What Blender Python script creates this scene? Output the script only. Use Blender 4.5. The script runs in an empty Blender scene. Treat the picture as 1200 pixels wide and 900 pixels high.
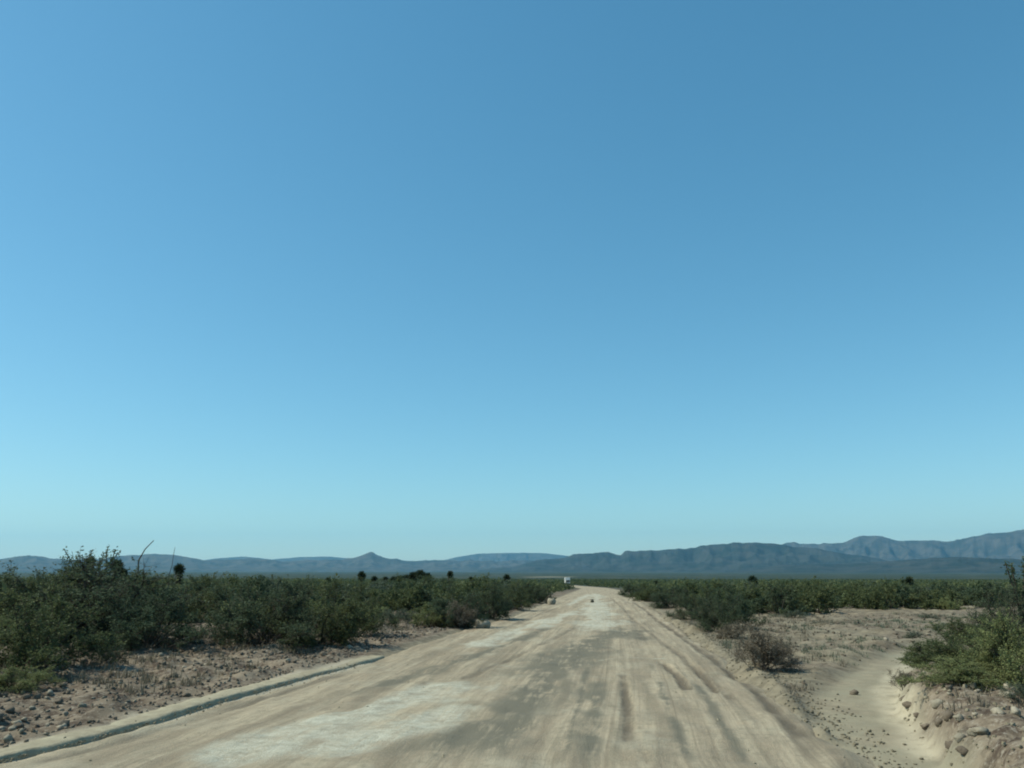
import bpy, math, random
import numpy as np
from mathutils import Vector

random.seed(7)
RNG = np.random.default_rng(7)
scene = bpy.context.scene
col = scene.collection

# ------------------------------------------------------------------ camera
FPX = 950.0                       # focal length in pixels of the 1200 px wide photograph
PITCH = math.radians(12.92)
YAW = math.radians(5.57)          # the road runs along +Y, the camera looks a little left of it
CAMZ = 1.7
cd = bpy.data.cameras.new('camera')
cd.sensor_width = 36.0
cd.lens = FPX / 1200 * 36.0
cd.clip_start = 0.1
cd.clip_end = 60000
cam = bpy.data.objects.new('camera', cd)
col.objects.link(cam)
cam.location = (0, 0, CAMZ)
cam.rotation_euler = (math.pi / 2 + PITCH, 0, YAW)
scene.camera = cam

# ------------------------------------------------------------------ sky and sun
SUN_EL, SUN_AZ = math.radians(50), math.radians(-97)   # azimuth clockwise from the road's direction
w = bpy.data.worlds.new('World')
scene.world = w
w.use_nodes = True
nt = w.node_tree
nt.nodes.clear()
sky = nt.nodes.new('ShaderNodeTexSky')
sky.sky_type = 'NISHITA'
sky.sun_disc = False
sky.sun_elevation = SUN_EL
sky.sun_rotation = SUN_AZ
sky.altitude = 0
sky.air_density = 1.0
sky.dust_density = 0.3
sky.ozone_density = 1.0
# a gentle even grade of the whole sky: a softer fall from horizon to zenith and a little more cyan
sepc = nt.nodes.new('ShaderNodeSeparateColor')
comb = nt.nodes.new('ShaderNodeCombineColor')
nt.links.new(sky.outputs[0], sepc.inputs[0])
for ch, (gam, sca) in enumerate(((1.12, 0.485), (0.86, 1.09), (0.81, 1.27))):
    pw = nt.nodes.new('ShaderNodeMath'); pw.operation = 'POWER'; pw.inputs[1].default_value = gam
    ml = nt.nodes.new('ShaderNodeMath'); ml.operation = 'MULTIPLY'; ml.inputs[1].default_value = sca
    nt.links.new(sepc.outputs[ch], pw.inputs[0])
    nt.links.new(pw.outputs[0], ml.inputs[0])
    nt.links.new(ml.outputs[0], comb.inputs[ch])
bg = nt.nodes.new('ShaderNodeBackground')
bg.inputs[1].default_value = 0.148
wo = nt.nodes.new('ShaderNodeOutputWorld')
nt.links.new(comb.outputs[0], bg.inputs[0])
nt.links.new(bg.outputs[0], wo.inputs[0])

sd = bpy.data.lights.new('sun', 'SUN')
sd.energy = 4.8
sd.angle = math.radians(0.5)
sd.color = (1.0, 0.965, 0.79)
so = bpy.data.objects.new('sun', sd)
col.objects.link(so)
sdir = Vector((math.sin(SUN_AZ) * math.cos(SUN_EL), math.cos(SUN_AZ) * math.cos(SUN_EL), math.sin(SUN_EL)))
so.rotation_euler = (-sdir).to_track_quat('-Z', 'Y').to_euler()
so.location = (0, 0, 30)

scene.view_settings.view_transform = 'Standard'
scene.view_settings.look = 'None'
scene.view_settings.exposure = 0.0
scene.view_settings.gamma = 1.0
scene.render.engine = 'CYCLES'
scene.cycles.filter_width = 2.0
scene.cycles.use_denoising = True
scene.cycles.max_bounces = 6
scene.cycles.transmission_bounces = 4
scene.cycles.volume_bounces = 1

# ------------------------------------------------------------------ photograph pixel <-> ground
cp, sp, cy_, sy_ = math.cos(PITCH), math.sin(PITCH), math.cos(YAW), math.sin(YAW)
FWD = np.array([-sy_ * cp, cy_ * cp, sp])
RGT = np.array([cy_, sy_, 0.0])
UPV = np.cross(RGT, FWD)


def px_dir(px, py):
    return FWD + RGT * ((px - 600) / FPX) - UPV * ((py - 450) / FPX)


def project(x, y, z):
    v0, v1, v2 = x, y, z - CAMZ
    d = v0 * FWD[0] + v1 * FWD[1] + v2 * FWD[2]
    d = np.where(d > 0.05, d, 0.05)
    r = v0 * RGT[0] + v1 * RGT[1] + v2 * RGT[2]
    u = v0 * UPV[0] + v1 * UPV[1] + v2 * UPV[2]
    return 600 + FPX * r / d, 450 - FPX * u / d


def z0(y):
    """long gentle fall of the plain ahead"""
    y = np.asarray(y, float)
    return np.interp(y, [-50, 18, 40, 65, 155, 300, 600, 1500, 4000, 30000],
                     [0, 0, -0.18, -0.5, -1.9, -3.9, -7.0, -12.0, -15.0, -15.0])


def P(px, py):
    d = px_dir(px, py)
    t = 5.0
    for k in range(60):
        z = float(z0(d[1] * t))
        if d[2] >= -1e-4:
            break
        t = t * 0.5 + 0.5 * (z - CAMZ) / d[2]
    return float(d[0] * t), float(d[1] * t)


# ------------------------------------------------------------------ numpy noise
def _hash(ix, iy, seed):
    h = (ix.astype(np.int64) * 374761393 + iy.astype(np.int64) * 668265263 + seed * 1442695041) & 0x7fffffff
    h = ((h ^ (h >> 13)) * 1274126177) & 0x7fffffff
    return ((h ^ (h >> 16)) & 0xffff) / 65535.0


def vnoise(x, y, s, seed=0):
    x = np.asarray(x, float) / s
    y = np.asarray(y, float) / s
    ix, iy = np.floor(x), np.floor(y)
    fx, fy = x - ix, y - iy
    fx = fx * fx * (3 - 2 * fx)
    fy = fy * fy * (3 - 2 * fy)
    a, b = _hash(ix, iy, seed), _hash(ix + 1, iy, seed)
    c, d = _hash(ix, iy + 1, seed), _hash(ix + 1, iy + 1, seed)
    return (a * (1 - fx) + b * fx) * (1 - fy) + (c * (1 - fx) + d * fx) * fy - 0.5


def fbm(x, y, s, seed=0, n=4):
    r = 0
    for k in range(n):
        r = r + vnoise(x, y, s / 2 ** k, seed + k) / 2 ** k
    return r


def seg_dist(x, y, pts):
    """distance to a polyline and the position 0..1 along it"""
    best = np.full(np.shape(x), 1e9)
    along = np.zeros(np.shape(x))
    n = len(pts) - 1
    for i in range(n):
        ax, ay = pts[i]
        bx, by = pts[i + 1]
        dx, dy = bx - ax, by - ay
        t = np.clip(((x - ax) * dx + (y - ay) * dy) / (dx * dx + dy * dy), 0, 1)
        d = np.hypot(x - ax - t * dx, y - ay - t * dy)
        m = d < best
        best = np.where(m, d, best)
        along = np.where(m, (i + t) / n, along)
    return best, along


def sstep(a, b, x):
    t = np.clip((x - a) / (b - a), 0, 1)
    return t * t * (3 - 2 * t)


# ------------------------------------------------------------------ plan of the place
LE = [P(*p) for p in [(-60, 912), (0, 897), (140, 862), (240, 832), (420, 780), (480, 758), (545, 739), (600, 723), (640, 707), (668, 695), (682, 689.5)]]
RE = [P(*p) for p in [(1010, 900), (955, 850), (905, 807), (860, 772), (815, 742), (775, 716), (748, 701), (728, 692), (712, 689)]]
LY = [-40] + [p[1] for p in LE] + [260, 350, 450, 620]
LX = [LE[0][0] - 0.3] + [p[0] for p in LE] + [-7.5, -16, -32, -70]
RY = [-40] + [p[1] for p in RE] + [260, 350, 450, 620]
RX = [RE[0][0]] + [p[0] for p in RE] + [-1.0, -9, -24, -61]


def XL(y): return np.interp(y, LY, LX)
def XR(y): return np.interp(y, RY, RX)


KERB = [P(-60, 910), P(0, 895), P(140, 860), P(240, 830), P(340, 801), P(420, 779), P(450, 771)]
TRACK = [P(1085, 1000), P(1040, 900), P(1010, 850), P(1003, 820), P(1022, 795), P(1056, 774), P(1105, 758), P(1180, 750), P(1300, 745)]
BANK = [P(1180, 980), P(1128, 900), P(1082, 855), P(1056, 825), P(1057, 805), P(1085, 783), P(1150, 768), P(1300, 760)]
RIDGE = [P(868, 772), P(905, 806), P(950, 846), P(985, 880), P(1040, 940)]
RIDGE2 = [P(745, 702), P(775, 722), P(812, 742), P(850, 768)]
LBX = [-400, 0, 60, 110, 150, 215, 230, 300, 400, 440, 480, 540, 600, 640, 668, 683, 690]
LBY = [790, 785, 775, 770, 765, 750, 738, 752, 742, 730, 724, 734, 716, 701, 691, 688, 688]
RBX = [690, 715, 740, 780, 820, 850, 870, 885, 905, 1000, 1080, 1160, 1200, 1700]
RBY = [688, 690, 696, 708, 721, 736, 736, 728, 722, 719, 719, 719, 720, 720]


def bank_side(x, y):
    """positive on the high stony side of the bank edge (towards +x)"""
    by = [p[1] for p in BANK][:6]
    bx = [p[0] for p in BANK][:6]
    e = np.interp(y, by, bx)
    far_y = np.interp(x, [p[0] for p in BANK[5:]], [p[1] for p in BANK[5:]])
    return np.minimum(x - e, (far_y - y))


def G(x, y, detail=True):
    x = np.asarray(x, float)
    y = np.asarray(y, float)
    z = z0(y).copy()
    xl, xr = XL(y), XR(y)
    near = sstep(90, 40, y)
    inside = np.minimum(x - xl, xr - x)
    z = z - 0.10 * sstep(0.0, 0.35, inside)
    left = xl - x
    z = z + 0.055 * sstep(0.0, 0.25, left) * near + 0.16 * sstep(0.6, 4.5, left) * near
    rough = sstep(0.25, 0.8, left)
    right = x - xr
    field = sstep(0.3, 1.6, right)
    dt, _ = seg_dist(x, y, TRACK)
    tr = sstep(1.0, 0.45, dt)
    # low swell of bare ground beyond the side track
    z = z + 0.12 * np.exp(-(((x - 9) / 6.5) ** 2 + ((y - 25) / 7.0) ** 2))
    z = z - 0.10 * tr
    bs = bank_side(x, y)
    bk = sstep(-0.06, 0.24, bs + 0.22 * fbm(x, y, 0.6, 31, 3)) * sstep(-0.5, 1.0, right)
    z = z + 0.30 * bk * sstep(20, 15, y)
    # windrows scraped up along the right hand edge
    for pts, h, wd, sdv in ((RIDGE, 0.10, 0.16, 3), (RIDGE2, 0.10, 0.22, 5)):
        dd, al = seg_dist(x, y, pts)
        z = z + h * np.exp(-(dd / wd) ** 2) * (0.6 + 2.0 * fbm(x, y, 0.4, sdv, 3)) * sstep(0, .1, al) * sstep(1, .9, al)
    if detail:
        k = sstep(140, 60, y)
        z = z + 0.11 * fbm(x, y, 0.36, 11, 3) * rough * k
        z = z + 0.20 * np.maximum(0, fbm(x, y, 0.8, 14, 4)) * rough * k
        z = z + (0.075 * fbm(x, y, 0.42, 12, 3) + 0.16 * np.maximum(0, fbm(x, y * 1.6, 1.1, 17, 4))) * field * (1 - tr) * k
        z = z + 0.10 * fbm(x, y, 0.26, 19, 4) * bk * sstep(20, 15, y)
        z = z + 0.30 * fbm(x, y, 9.0, 13, 3) * sstep(3, 14, np.abs(inside)) * (inside < 0) * sstep(20, 60, y)
    return z


def Gp(x, y):
    return float(G(np.array([x]), np.array([y]))[0])


# ------------------------------------------------------------------ helpers
def tag(o, label=None, cat=None, group=None, kind=None):
    if label: o['label'] = label
    if cat: o['category'] = cat
    if group: o['group'] = group
    if kind: o['kind'] = kind
    return o


def mesh_np(name, verts, faces, mats=(), smooth=False, attrs=None):
    """faces: int array (n, k)"""
    me = bpy.data.meshes.new(name)
    verts = np.asarray(verts, np.float32)
    faces = np.asarray(faces, np.int32)
    n, k = faces.shape
    me.vertices.add(len(verts))
    me.vertices.foreach_set('co', verts.ravel())
    me.loops.add(n * k)
    me.loops.foreach_set('vertex_index', faces.ravel())
    me.polygons.add(n)
    me.polygons.foreach_set('loop_start', np.arange(n, dtype=np.int32) * k)
    if smooth:
        me.polygons.foreach_set('use_smooth', np.ones(n, bool))
    me.update(calc_edges=True)
    for a, v in (attrs or {}).items():
        at = me.attributes.new(a, 'FLOAT', 'POINT')
        at.data.foreach_set('value', np.asarray(v, np.float32).ravel())
    for m in mats:
        me.materials.append(m)
    return me


def add(name, me, parent=None, loc=None, rz=0.0):
    o = bpy.data.objects.new(name, me)
    col.objects.link(o)
    if parent is not None: o.parent = parent
    if loc is not None: o.location = loc
    o.rotation_euler = (0, 0, rz)
    return o


def grid_faces(nx, ny):
    i = np.arange(nx - 1)
    j = np.arange(ny - 1)
    I, J = np.meshgrid(i, j)
    a = (J * nx + I).ravel()
    return np.stack([a, a + 1, a + nx + 1, a + nx], 1)


class N:
    """small node helper"""
    def __init__(s, name):
        s.m = bpy.data.materials.new(name)
        s.m.use_nodes = True
        s.t = s.m.node_tree
        s.t.nodes.clear()
        s.out = s.t.nodes.new('ShaderNodeOutputMaterial')

    def n(s, kind, **kw):
        nd = s.t.nodes.new(kind)
        for k, v in kw.items():
            setattr(nd, k, v)
        return nd

    def l(s, a, b):
        s.t.links.new(a, b)

    def noise(s, vec, scale, detail=4, rough=0.6, dist=0.0):
        nd = s.n('ShaderNodeTexNoise')
        nd.inputs['Scale'].default_value = scale
        nd.inputs['Detail'].default_value = detail
        nd.inputs['Roughness'].default_value = rough
        nd.inputs['Distortion'].default_value = dist
        if vec is not None: s.l(vec, nd.inputs['Vector'])
        return nd.outputs[0]

    def ramp(s, fac, a, b):
        nd = s.n('ShaderNodeMapRange')
        nd.interpolation_type = 'SMOOTHSTEP'
        s.l(fac, nd.inputs[0])
        nd.inputs[1].default_value = a
        nd.inputs[2].default_value = b
        return nd.outputs[0]

    def mix(s, fac, a, b, mode='MIX'):
        nd = s.n('ShaderNodeMix')
        nd.data_type = 'RGBA'
        nd.blend_type = mode
        for sock, v in ((nd.inputs[0], fac), (nd.inputs[6], a), (nd.inputs[7], b)):
            if isinstance(v, (int, float)): sock.default_value = v
            elif isinstance(v, tuple): sock.default_value = v + (1,) if len(v) == 3 else v
            else: s.l(v, sock)
        return nd.outputs[2]

    def math(s, op, a, b=0.0):
        nd = s.n('ShaderNodeMath', operation=op)
        for sock, v in ((nd.inputs[0], a), (nd.inputs[1], b)):
            if isinstance(v, (int, float)): sock.default_value = v
            else: s.l(v, sock)
        return nd.outputs[0]

    def attr(s, name):
        nd = s.n('ShaderNodeAttribute', attribute_name=name)
        return nd.outputs['Fac']

    def pos(s):
        return s.n('ShaderNodeNewGeometry').outputs['Position']

    def scaled(s, vec, sx, sy, sz):
        nd = s.n('ShaderNodeMapping')
        nd.inputs['Scale'].default_value = (sx, sy, sz)
        s.l(vec, nd.inputs[0])
        return nd.outputs[0]

    def bump(s, h, strength, dist):
        nd = s.n('ShaderNodeBump')
        nd.inputs['Strength'].default_value = strength
        nd.inputs['Distance'].default_value = dist
        s.l(h, nd.inputs['Height'])
        return nd.outputs[0]

    def surf(s, color, rough=0.9, normal=None, spec=0.2, metal=0.0):
        b = s.n('ShaderNodeBsdfPrincipled')
        if isinstance(color, tuple): b.inputs['Base Color'].default_value = color + (1,)
        else: s.l(color, b.inputs['Base Color'])
        b.inputs['Roughness'].default_value = rough
        b.inputs['Metallic'].default_value = metal
        b.inputs['Specular IOR Level'].default_value = spec
        if normal is not None: s.l(normal, b.inputs['Normal'])
        s.l(b.outputs[0], s.out.inputs[0])
        return s.m


# ------------------------------------------------------------------ materials
def mat_ground():
    s = N('ground')
    p = s.pos()
    scrub, tr, pale = s.attr('scrub'), s.attr('trk'), s.attr('lip')
    n1 = s.noise(p, 0.5, 6, 0.65)
    n2 = s.noise(p, 3.5, 6, 0.7)
    n3 = s.noise(p, 16.0, 4, 0.7)
    c = s.mix(s.ramp(n1, 0.38, 0.62), (0.160, 0.125, 0.090), (0.235, 0.190, 0.138))
    c = s.mix(s.ramp(n2, 0.42, 0.62), c, (0.075, 0.054, 0.040))
    c = s.mix(s.math('MULTIPLY', s.ramp(n3, 0.52, 0.68), 0.75), c, (0.31, 0.27, 0.215))
    c = s.mix(s.attr('tan'), c, s.mix(s.ramp(n2, 0.3, 0.7), (0.265, 0.228, 0.16), (0.145, 0.125, 0.088)))
    path = s.mix(s.ramp(n1, 0.35, 0.65), s.mix(s.ramp(n2, 0.35, 0.65), (0.31, 0.265, 0.185), (0.225, 0.19, 0.135)), (0.27, 0.245, 0.175))
    c = s.mix(tr, c, path)
    c = s.mix(pale, c, s.mix(s.ramp(n3, 0.3, 0.7), (0.44, 0.39, 0.295), (0.35, 0.30, 0.22)))
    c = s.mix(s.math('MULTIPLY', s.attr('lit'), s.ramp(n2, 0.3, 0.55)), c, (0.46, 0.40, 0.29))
    # distant scrub: clumps too small to pick apart
    f1 = s.noise(p, 0.035, 5, 0.7)
    f2 = s.noise(s.scaled(p, 1, 1, 1), 0.006, 4, 0.6)
    far = s.mix(s.ramp(f1, 0.40, 0.62), (0.018, 0.032, 0.020), (0.045, 0.055, 0.034))
    far = s.mix(s.ramp(f2, 0.50, 0.64), far, (0.065, 0.070, 0.052))
    c = s.mix(scrub, c, far)
    b = s.bump(s.math('ADD', n3, s.noise(p, 45, 3, 0.7)), 0.6, 0.02)
    return s.surf(c, 0.95, b, 0.1)


def mat_road():
    s = N('road_dirt')
    p = s.pos()
    uv = s.n('ShaderNodeUVMap').outputs[0]
    st1 = s.noise(s.scaled(uv, 2.4, 0.22, 1), 1.0, 6, 0.66, 0.6)
    st2 = s.noise(s.scaled(uv, 8.0, 0.9, 1), 1.0, 6, 0.66, 0.5)
    n1 = s.noise(p, 0.9, 5, 0.62)
    n2 = s.noise(p, 7.0, 6, 0.7)
    n3 = s.noise(p, 40.0, 3, 0.7)
    c = s.mix(s.ramp(st1, 0.38, 0.62), (0.410, 0.340, 0.240), (0.265, 0.215, 0.152))
    c = s.mix(s.math('MULTIPLY', s.ramp(st2, 0.46, 0.70), 0.42), c, (0.205, 0.182, 0.125))
    c = s.mix(s.math('MULTIPLY', s.ramp(n1, 0.50, 0.68), 0.5), c, (0.40, 0.36, 0.27))
    c = s.mix(s.math('MULTIPLY', s.ramp(n2, 0.48, 0.66), 0.55), c, (0.215, 0.188, 0.13))
    c = s.mix(s.math('MULTIPLY', s.ramp(n3, 0.50, 0.66), 0.45), c, (0.40, 0.355, 0.255))
    st3 = s.noise(s.scaled(uv, 6.0, 0.035, 1), 1.0, 3, 0.6)
    st4 = s.noise(s.scaled(uv, 22.0, 0.09, 1), 1.0, 3, 0.6)
    trk = s.math('MULTIPLY', s.math('ADD', s.ramp(st3, 0.50, 0.62), s.ramp(st4, 0.50, 0.66)), 0.30)
    c = s.mix(trk, c, (0.185, 0.150, 0.105))
    grey = s.math('MULTIPLY', s.attr('grey'), s.ramp(s.math('ADD', st2, n1), 0.72, 1.02))
    c = s.mix(grey, c, (0.165, 0.150, 0.112))
    lace = s.math('ADD', s.math('MULTIPLY', s.noise(s.scaled(uv, 1.6, 0.55, 1), 1.0, 6, 0.68, 0.8), 0.9), s.math('MULTIPLY', n2, 0.25))
    pm = s.math('MULTIPLY', s.ramp(s.math('ADD', s.math('MULTIPLY', s.attr('pale'), 0.62), lace), 0.84, 1.14), s.ramp(s.attr('pale'), 0.02, 0.6))
    pm = s.math('MULTIPLY', pm, s.math('ADD', 0.45, s.math('MULTIPLY', s.ramp(s.math('ADD', n3, s.noise(s.scaled(uv, 1.2, 2.6, 1), 1.0, 5, 0.7)), 0.85, 1.08), 0.55)))
    pm = s.math('MULTIPLY', pm, s.math('ADD', 0.55, s.math('MULTIPLY', s.ramp(s.math('ADD', n1, st2), 0.8, 1.1), 0.45)))
    pc = s.mix(s.ramp(n2, 0.35, 0.65), (0.52, 0.50, 0.40), (0.38, 0.365, 0.29))
    c = s.mix(pm, c, pc)
    c = s.mix(s.math('MULTIPLY', s.attr('dark'), 0.85), c, (0.115, 0.095, 0.070))
    c = s.mix(s.math('MULTIPLY', s.attr('red'), 0.6), c, (0.33, 0.235, 0.155))
    n4 = s.noise(p, 95.0, 2, 0.7)
    c = s.mix(s.math('MULTIPLY', s.ramp(n4, 0.55, 0.72), 0.4), c, (0.14, 0.118, 0.085))
    h = s.math('ADD', s.math('ADD', n3, s.math('MULTIPLY', st2, 1.5)), s.math('ADD', n2, n4))
    return s.surf(c, 0.93, s.bump(h, 0.55, 0.02), 0.12)


def mat_earth(name, c1, c2, scale=6.0):
    s = N(name)
    oi = s.n('ShaderNodeObjectInfo').outputs['Random']
    p = s.pos()
    c = s.mix(s.ramp(s.noise(p, scale, 5, 0.7), 0.35, 0.65), c1, c2)
    c = s.mix(s.math('MULTIPLY', oi, 0.45), c, tuple(v * 0.55 for v in c1))
    return s.surf(c, 0.95, s.bump(s.noise(p, scale * 5, 4, 0.7), 0.6, 0.015), 0.1)


def mat_leaf(name, ca, cb, trans=0.38):
    s = N(name)
    c = s.mix(s.attr('tint'), ca, cb)
    oi = s.n('ShaderNodeObjectInfo').outputs['Random']
    c = s.mix(s.math('MULTIPLY', oi, 0.35), c, (0.090, 0.098, 0.045))
    b = s.n('ShaderNodeBsdfPrincipled')
    s.l(c, b.inputs['Base Color'])
    b.inputs['Roughness'].default_value = 0.6
    b.inputs['Specular IOR Level'].default_value = 0.12
    t = s.n('ShaderNodeBsdfTranslucent')
    s.l(c, t.inputs[0])
    mx = s.n('ShaderNodeMixShader')
    mx.inputs[0].default_value = trans
    s.l(b.outputs[0], mx.inputs[1])
    s.l(t.outputs[0], mx.inputs[2])
    s.l(mx.outputs[0], s.out.inputs[0])
    return s.m


def mat_hill(name, c1, c2):
    s = N(name)
    p = s.pos()
    c = s.mix(s.ramp(s.noise(p, 0.004, 6, 0.7), 0.38, 0.62), c1, c2)
    return s.surf(c, 0.95, None, 0.05)


M = {}
M['ground'] = mat_ground()
M['road'] = mat_road()
M['kerb'] = mat_earth('kerb_earth', (0.42, 0.375, 0.265), (0.30, 0.255, 0.18))
M['clod'] = mat_earth('soil_clod', (0.28, 0.245, 0.175), (0.19, 0.165, 0.115), 9)
M['stone_brown'] = mat_earth('brown_stone', (0.20, 0.165, 0.125), (0.125, 0.10, 0.076), 9)
M['stone_pale'] = mat_earth('pale_stone', (0.37, 0.325, 0.25), (0.25, 0.22, 0.165), 9)
M['stone_dark'] = mat_earth('dark_stone', (0.11, 0.11, 0.085), (0.07, 0.07, 0.055), 9)
M['creosote'] = mat_leaf('creosote_leaves', (0.056, 0.082, 0.038), (0.160, 0.180, 0.074))
M['dark_leaf'] = mat_leaf('dark_green_leaves', (0.046, 0.074, 0.044), (0.118, 0.152, 0.084))
M['light_leaf'] = mat_leaf('fresh_green_leaves', (0.145, 0.175, 0.070), (0.330, 0.350, 0.150))
M['sage_leaf'] = mat_leaf('grey_green_leaves', (0.092, 0.116, 0.080), (0.160, 0.190, 0.132))
M['dry_leaf'] = mat_leaf('dry_brown_leaves', (0.17, 0.138, 0.10), (0.26, 0.215, 0.16), 0.2)
M['bark'] = mat_earth('grey_bark', (0.10, 0.085, 0.068), (0.055, 0.046, 0.038), 20)
M['trunk'] = mat_earth('shaggy_bark', (0.085, 0.068, 0.05), (0.045, 0.038, 0.03), 20)
M['blade'] = mat_leaf('yucca_blades', (0.022, 0.038, 0.022), (0.055, 0.075, 0.04), 0.1)
M['hill'] = mat_hill('hill_rock', (0.035, 0.042, 0.038), (0.085, 0.080, 0.068))
M['hill_dark'] = mat_hill('hill_rock_dark', (0.018, 0.028, 0.024), (0.050, 0.054, 0.046))

# ------------------------------------------------------------------ ground sheet
def axis(lo_dense, hi_dense, step, ratio, far):
    a = list(np.arange(lo_dense, hi_dense, step))
    s, v = step, hi_dense
    while v < far:
        a.append(v); s *= ratio; v += s
    a.append(far)
    return a


xp = axis(0, 15, 0.065, 1.075, 20000)
xn = axis(0, 13, 0.065, 1.075, 20000)
xs = np.array([-v for v in xn[:0:-1]] + xp)
ys = [5.0]
while ys[-1] < 20000:
    ys.append(ys[-1] + max(0.05, 0.0085 * ys[-1]))
yb = axis(0, 4, 0.5, 1.25, 4000)
ys = np.array([5.0 - v for v in yb[:0:-1]] + ys)
X, Y = np.meshgrid(xs, ys)
Z = G(X, Y)
inside = np.minimum(X - XL(Y), XR(Y) - X)
pxx, pyy = project(X, Y, z0(Y))
dt, _ = seg_dist(X, Y, TRACK)
trk = sstep(0.85, 0.40, dt + 0.22 * fbm(X, Y, 0.9, 41, 3))
dk, ak = seg_dist(X, Y, KERB)
lip = sstep(0.50, 0.15, dk + 0.2 * fbm(X, Y, 0.5, 43, 3)) * sstep(1.0, 0.93, ak) * (X < XL(Y) + 0.1)
rt = X - XR(Y)
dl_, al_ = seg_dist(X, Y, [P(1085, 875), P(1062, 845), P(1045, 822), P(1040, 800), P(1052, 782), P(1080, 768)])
lit = sstep(0.30, 0.05, dl_ + 0.15 * fbm(X, Y, 0.5, 47, 3)) * 0.8  # sunlit look of the bank's eroded edge put into the ground colour
tan = sstep(0.55, 0.75, 0.65 + 0.5 * fbm(X, Y, 1.4, 44, 4)) * (rt > -0.5) * sstep(16.5, 9.5, Y) * sstep(0.1, -0.3, bank_side(X, Y))
tan = np.maximum(tan, (rt > 0) * sstep(0.2, -0.4, bank_side(X, Y)) * sstep(60, 45, Y) * np.clip(0.55 + 0.9 * fbm(X, Y, 1.6, 45, 4), 0, 1))
tan = np.maximum(tan, sstep(-0.4, 0.0, inside) * 0.9 * (Y < 400))
dist = np.hypot(X, Y)
scrub = sstep(70, 260, dist) * (1 - sstep(-1.5, 0.5, inside) * (Y < 600))
# a bare pale clearing far out on the plain
dc, _ = seg_dist(X, Y, [P(632, 676.2), P(656, 676.0)])
clear = sstep(55, 20, dc)
scrub = scrub * (1 - clear)
tan = np.maximum(tan, clear)
verts = np.stack([X.ravel(), Y.ravel(), Z.ravel()], 1)
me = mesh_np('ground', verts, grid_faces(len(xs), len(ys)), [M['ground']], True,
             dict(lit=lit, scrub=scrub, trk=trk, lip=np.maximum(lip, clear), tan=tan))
tag(add('ground', me), kind='structure')

# ------------------------------------------------------------------ road sheet
ry = [-38.0, -20, -8, 0, 3]
while ry[-1] < 600:
    ry.append(ry[-1] + max(0.045, 0.008 * ry[-1]))
ry = np.array(ry)
NU = 190
u = np.linspace(0, 1, NU)
U, RYY = np.meshgrid(u, ry)
xl, xr = XL(RYY), XR(RYY)
wl = 0.10 * fbm(RYY, RYY * 0 + 1, 1.4, 51, 3)
wr = 0.45 * fbm(RYY, RYY * 0 + 9, 2.2, 53, 4)
wr = wr + 0.16 * fbm(RYY, RYY * 0 + 4, 0.35, 54, 3)
xa, xb = xl + wl - 0.02, xr + wr + 0.15
RX_ = xa + (xb - xa) * U
zr = z0(RYY) + 0.02
ew = np.minimum(RX_ - xa, xb - RX_)
zr = zr + 0.02 * np.sin(np.pi * U)
streak = fbm(RX_ * 2.2, RYY * 0.12, 1.0, 55, 4)
zr = zr + 0.030 * streak + 0.034 * fbm(RX_, RYY, 0.45, 56, 5)
zr = zr - 0.14 * sstep(0.55, 0.0, xb - RX_) - 0.20 * sstep(0.12, 0.0, RX_ - xa)


def band(pts, wd, soft=0.5, seed=60, taper=0.12, wob=1.7):
    d, al = seg_dist(RX_, RYY, [P(*p) for p in pts])
    e = wd * np.maximum(0.1, 1 + wob * fbm(RX_, RYY * 0.6, wd * 1.2 + 0.3, seed, 4))
    return sstep(1, 1 - soft, d / np.maximum(e, 1e-3)) * sstep(0, taper, al) * sstep(1, 1 - taper, al) if taper else sstep(1, 1 - soft, d / np.maximum(e, 1e-3))


pale = np.zeros_like(RX_)
for pts, wd, sd_ in (([(150, 925), (330, 865), (470, 825), (580, 792)], 0.95, 61), ([(300, 905), (480, 858), (560, 822)], 0.45, 62),
                     ([(535, 768), (595, 744), (655, 721)], 0.50, 63), ([(696, 752), (700, 720), (698, 694)], 1.05, 64),
                     ([(685, 777), (720, 774), (745, 773), (800, 775)], 0.9, 65), ([(610, 745), (680, 715)], 0.45, 66),
                     ([(660, 714), (692, 696)], 0.6, 68)):
    pale = np.maximum(pale, band(pts, wd * 1.3, 1.0, sd_, 0.2))
grey = np.zeros_like(RX_)
for pts, wd, sd_ in (([(500, 905), (600, 830), (665, 770), (735, 735)], 0.75, 71), ([(400, 820), (560, 770), (650, 735)], 0.30, 72),
                     ([(560, 905), (640, 810), (690, 765)], 0.35, 73), ([(600, 800), (690, 755), (760, 738)], 0.4, 74),
                     ([(690, 905), (700, 800)], 0.2, 75), ([(810, 905), (772, 800)], 0.08, 77), ([(880, 905), (815, 800)], 0.08, 78), ([(660, 905), (690, 780)], 0.07, 79), ([(690, 750), (740, 742), (760, 752)], 0.4, 76)):
    grey = np.maximum(grey, band(pts, wd, 0.8, sd_, 0.1))
dark = np.zeros_like(RX_)
ruts = []
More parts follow.
